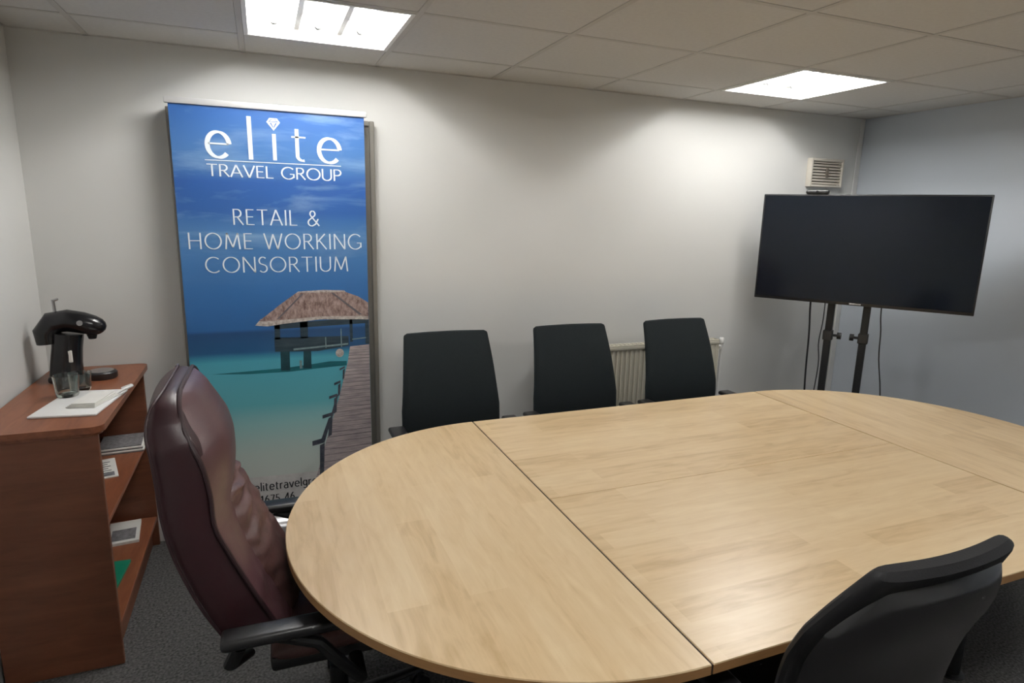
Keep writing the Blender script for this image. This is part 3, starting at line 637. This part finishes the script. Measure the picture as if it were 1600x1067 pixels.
# shelf contents
def booklet(name, label, cat, x, y, z, w_, l_, h_, rz, m, lines=0, pic=None, sheets=1):
    t = thing(name, label, cat, (x, y, z), math.radians(rz))
    for i in range(sheets):
        a = (random.random() - .5) * .012 if sheets > 1 else 0
        MB().rbox(-w_ / 2 + a, w_ / 2 + a, -l_ / 2 - a, l_ / 2 - a, h_ / sheets * i, h_ / sheets * (i + 1) - .0005, min(.001, h_ / sheets / 4), 1).build('cover' if sheets == 1 else 'magazine', m if i % 2 == 0 or sheets == 1 else 'paper', t)
    if pic:
        MB().box(-w_ * .38, w_ * .38, -l_ * pic[0], l_ * pic[1], h_ - .0004, h_ + .0004).build('printed_picture', 'print_grey', t, smooth=False)
    for i in range(lines):
        yy = -l_ * .40 + i * l_ * .8 / max(1, lines); MB().box(-w_ * .36, w_ * (.30 - .1 * (i % 2)), yy, yy + l_ * .025, h_ - .0004, h_ + .0005).build('printed_text_line', 'print_dark', t, smooth=False)
    return t
sz1, sz2 = .555, .152
booklet('magazine_pile', 'pile of grey magazines at the wall end of the upper shelf', 'magazines', -4.520, -.125, sz1, .165, .17, .032, 4, 'print_grey', sheets=5)
booklet('leaflet', 'white printed leaflet lying on the upper bookcase shelf', 'leaflet', -4.552, -.385, sz1, .10, .22, .006, 14, 'paper', 7, (.45, -.25))
booklet('dark_folder', 'black folder beside the printed leaflet on the upper shelf', 'folder', -4.685, -.335, sz1, .085, .25, .012, 2, 'print_dark')
booklet('paper_stack', 'stack of white printed papers on the lower bookcase shelf', 'papers', -4.545, -.175, sz2, .125, .215, .014, 6, 'paper', 0, (.40, .10))
booklet('notebook', 'grey and white notebook beside the papers on the lower shelf', 'notebook', -4.680, -.175, sz2, .075, .22, .02, 3, 'print_grey', 3)
booklet('green_folder', 'bright green folder on the lower bookcase shelf', 'folder', -4.545, -.555, sz2, .125, .23, .012, -4, 'green')

# ------------------------------------------------------------------ radiator
rx0, rx1, rz0, rz1 = -2.36, -1.165, .275, .872
rd = thing('radiator', 'cream panel radiator on the wall behind the black chairs', 'radiator', (rx0, -.012, 0))
W_ = rx1 - rx0; N_ = 36; pv = []
for i in range(N_):
    a = .02 + (W_ - .04) * i / N_; s_ = (W_ - .04) / N_
    pv += [(a, -.094), (a + s_ * .30, -.094), (a + s_ * .42, -.087), (a + s_ * .88, -.087)]
pv += [(W_ - .02, -.094), (W_, -.090), (W_, -.078), (0, -.078), (0, -.090)]
MB().prism(pv, rz0 + .02, rz1 - .030).build('ribbed_panel', 'radiator', rd, smooth=False)
MB().rbox(0, W_, -.097, -.076, rz1 - .030, rz1 - .006, .004, 2).rbox(0, W_, -.097, -.076, rz0, rz0 + .02, .004, 2).build('header_channel', 'radiator', rd)
MB().box(0, W_, -.048, -.034, rz0, rz1 - .006).build('rear_panel', 'radiator', rd, smooth=False)
for x in (0, W_ - .004): MB().box(x, x + .004, -.094, -.034, rz0 + .01, rz1).build('side_cover', 'radiator', rd, smooth=False)
gl = MB().box(0, W_, -.096, -.086, rz1 - .006, rz1).box(0, W_, -.044, -.034, rz1 - .006, rz1)
for i in range(41): gl.box(i * (W_ - .006) / 40, i * (W_ - .006) / 40 + .006, -.086, -.044, rz1 - .006, rz1)
gl.build('top_grille', 'radiator', rd, smooth=False)
for x in (.15, W_ - .15): MB().box(x - .02, x + .02, -.034, .009, rz0 + .05, rz1 - .08).build('wall_bracket', 'radiator', rd, smooth=False)
vv = MB().tube([(W_ + .045, -.062, 0), (W_ + .045, -.062, .80)], .008, 10).tube([(W_ + .045, -.062, .80), (W_ + .045, -.062, .835)], .014, 12).tube([(W_ + .0, -.062, .82), (W_ + .045, -.062, .82)], .010, 10).build('valve_pipe', 'white_trim', rd)
MB().lathe([(.001, 0), (.014, 0), (.017, .005), (.017, .034), (.013, .040), (.001, .040)], (W_ + .045, -.062, .836), 16).build('thermostat_head', 'white_enamel', vv)

# ------------------------------------------------------------------ wall vent
vt = thing('wall_vent', 'small cream louvred extractor vent high on the wall above the television', 'vent', (-.335, 0, 1.955))
vw, vh = .145, .092
MB().box(-vw + .01, vw - .01, -.012, -.0, -vh + .01, vh - .01).build('recess', 'vent_dark', vt, smooth=False)
for a in [(-vw, -vw + .016, -vh, vh), (vw - .016, vw, -vh, vh), (-vw + .016, vw - .016, vh - .018, vh), (-vw + .016, vw - .016, -vh, -vh + .014)]:
    MB().rbox(a[0], a[1], -.042, 0, a[2], a[3], .004, 2).build('frame', 'vent', vt)
for i in range(8):
    z = -vh + .026 + i * (2 * vh - .05) / 7
    MB().box(-vw + .014, vw - .014, -.002, .002, -.010, .010, Matrix.Translation((0, -.027, z)) @ Matrix.Rotation(math.radians(-48), 4, 'X')).build('slat', 'vent', vt, smooth=False)
MB().rbox(-.012, .012, -.043, -.036, -.03, .03, .002, 1).build('slat_support', 'vent_dark', vt)

# ------------------------------------------------------------------ television, stand, webcam, cables
TA = math.radians(-55.5); tcx, tcy = -.68, -.665
tv = thing('television', 'large flat black television angled across the corner', 'television', (tcx, tcy, 1.158), TA)
tw, th = .565, .634
MB().rbox(-tw, tw, -.014, .016, 0, th, .004, 2).build('bezel', 'black_plastic', tv)
MB().box(-tw + .009, tw - .009, -.0150, -.0135, .018, th - .009).build('screen', 'screen', tv, smooth=False)
MB().rbox(-.42, .42, .015, .05, .06, th - .16, .012, 2).build('rear_housing', 'black_plastic', tv)
MB().rbox(-.03, .03, -.0155, -.0125, .005, .012, .001, 1).build('logo_plate', 'chrome', tv)
wc = thing('webcam', 'small black webcam perched on top of the television', 'webcam', (-.833, -.443, 1.158 + th), TA)
MB().rbox(-.062, .062, -.022, .022, .001, .025, .009, 3).build('body', 'black_plastic', wc)
MB().tube([(0, -.0215, .013), (0, -.0255, .013)], .008, 14).build('lens', 'black_gloss', wc)
sx0 = tcx - .036 * math.cos(TA); sy0 = tcy - .036 * math.sin(TA)
st = thing('television_stand', 'black twin-post wheeled stand carrying the television', 'stand', (sx0, sy0, 0), TA)
for s in (-1, 1):
    x = s * .095
    po = MB().rbox(x - .020, x + .020, .070, .104, .06, 1.62, .004, 1).build('post', 'black_metal', st)
    MB().rbox(x - .027, x + .027, .062, .112, .925, .985, .004, 1).build('collar', 'black_plastic', po)
    MB().tube([(x - s * .027, .087, .955), (x - s * .052, .087, .955)], .008, 10).tube([(x - s * .050, .087, .955), (x - s * .072, .087, .955)], .021, 12).build('knob', 'black_plastic', po)
    MB().rbox(x - .016, x + .016, .0515, .069, 1.22, 1.66, .002, 1).build('mounting_arm', 'black_metal', st)
    lg = MB().rbox(x + s * .19 - .022, x + s * .19 + .022, -.26, .30, .065, .095, .004, 1).build('foot_rail', 'black_metal', st)
    for y in (-.235, .275):
        MB().tube([(x + s * .19 - .011, y, .028), (x + s * .19 + .011, y, .028)], .028, 16).tube([(x + s * .19, y, .028), (x + s * .19, y, .068)], .009, 8).build('castor', 'black_plastic', lg)
MB().rbox(-.27, .27, .065, .110, .060, .10, .004, 1).build('cross_beam', 'black_metal', st)
MB().rbox(-.22, .22, .0525, .068, 1.40, 1.46, .002, 1).build('mounting_plate', 'black_metal', st)
def cable(pts, r, label, extra=None):
    P = catmull(pts, 30); o = MB().tube(P, r, 8)
    o = o.build('power_cable', 'black_plastic'); return tag(o, label, 'cable', 'cables hanging behind the television')

cable([(-.771, -.427, 1.19), (-.769, -.430, 1.10), (-.763, -.438, .955), (-.760, -.443, .731), (-.752, -.450, .50), (-.735, -.44, .20), (-.60, -.30, .010), (-.35, -.10, .008)], .0055, 'thicker black cable hanging left of the television stand posts')
cable([(-.724, -.494, 1.19), (-.724, -.495, 1.044), (-.730, -.488, .903), (-.720, -.497, .762), (-.73, -.49, .50), (-.70, -.46, .20), (-.56, -.25, .009), (-.30, -.08, .008)], .0032, 'thin black cable hanging close beside the left stand post')
cable([(-.556, -.739, 1.19), (-.554, -.742, 1.10), (-.548, -.752, 1.003), (-.542, -.759, .85), (-.524, -.786, .64), (-.50, -.80, .30), (-.40, -.72, .012), (-.12, -.60, .008)], .0036, 'thin black cable hanging right of the television stand posts')
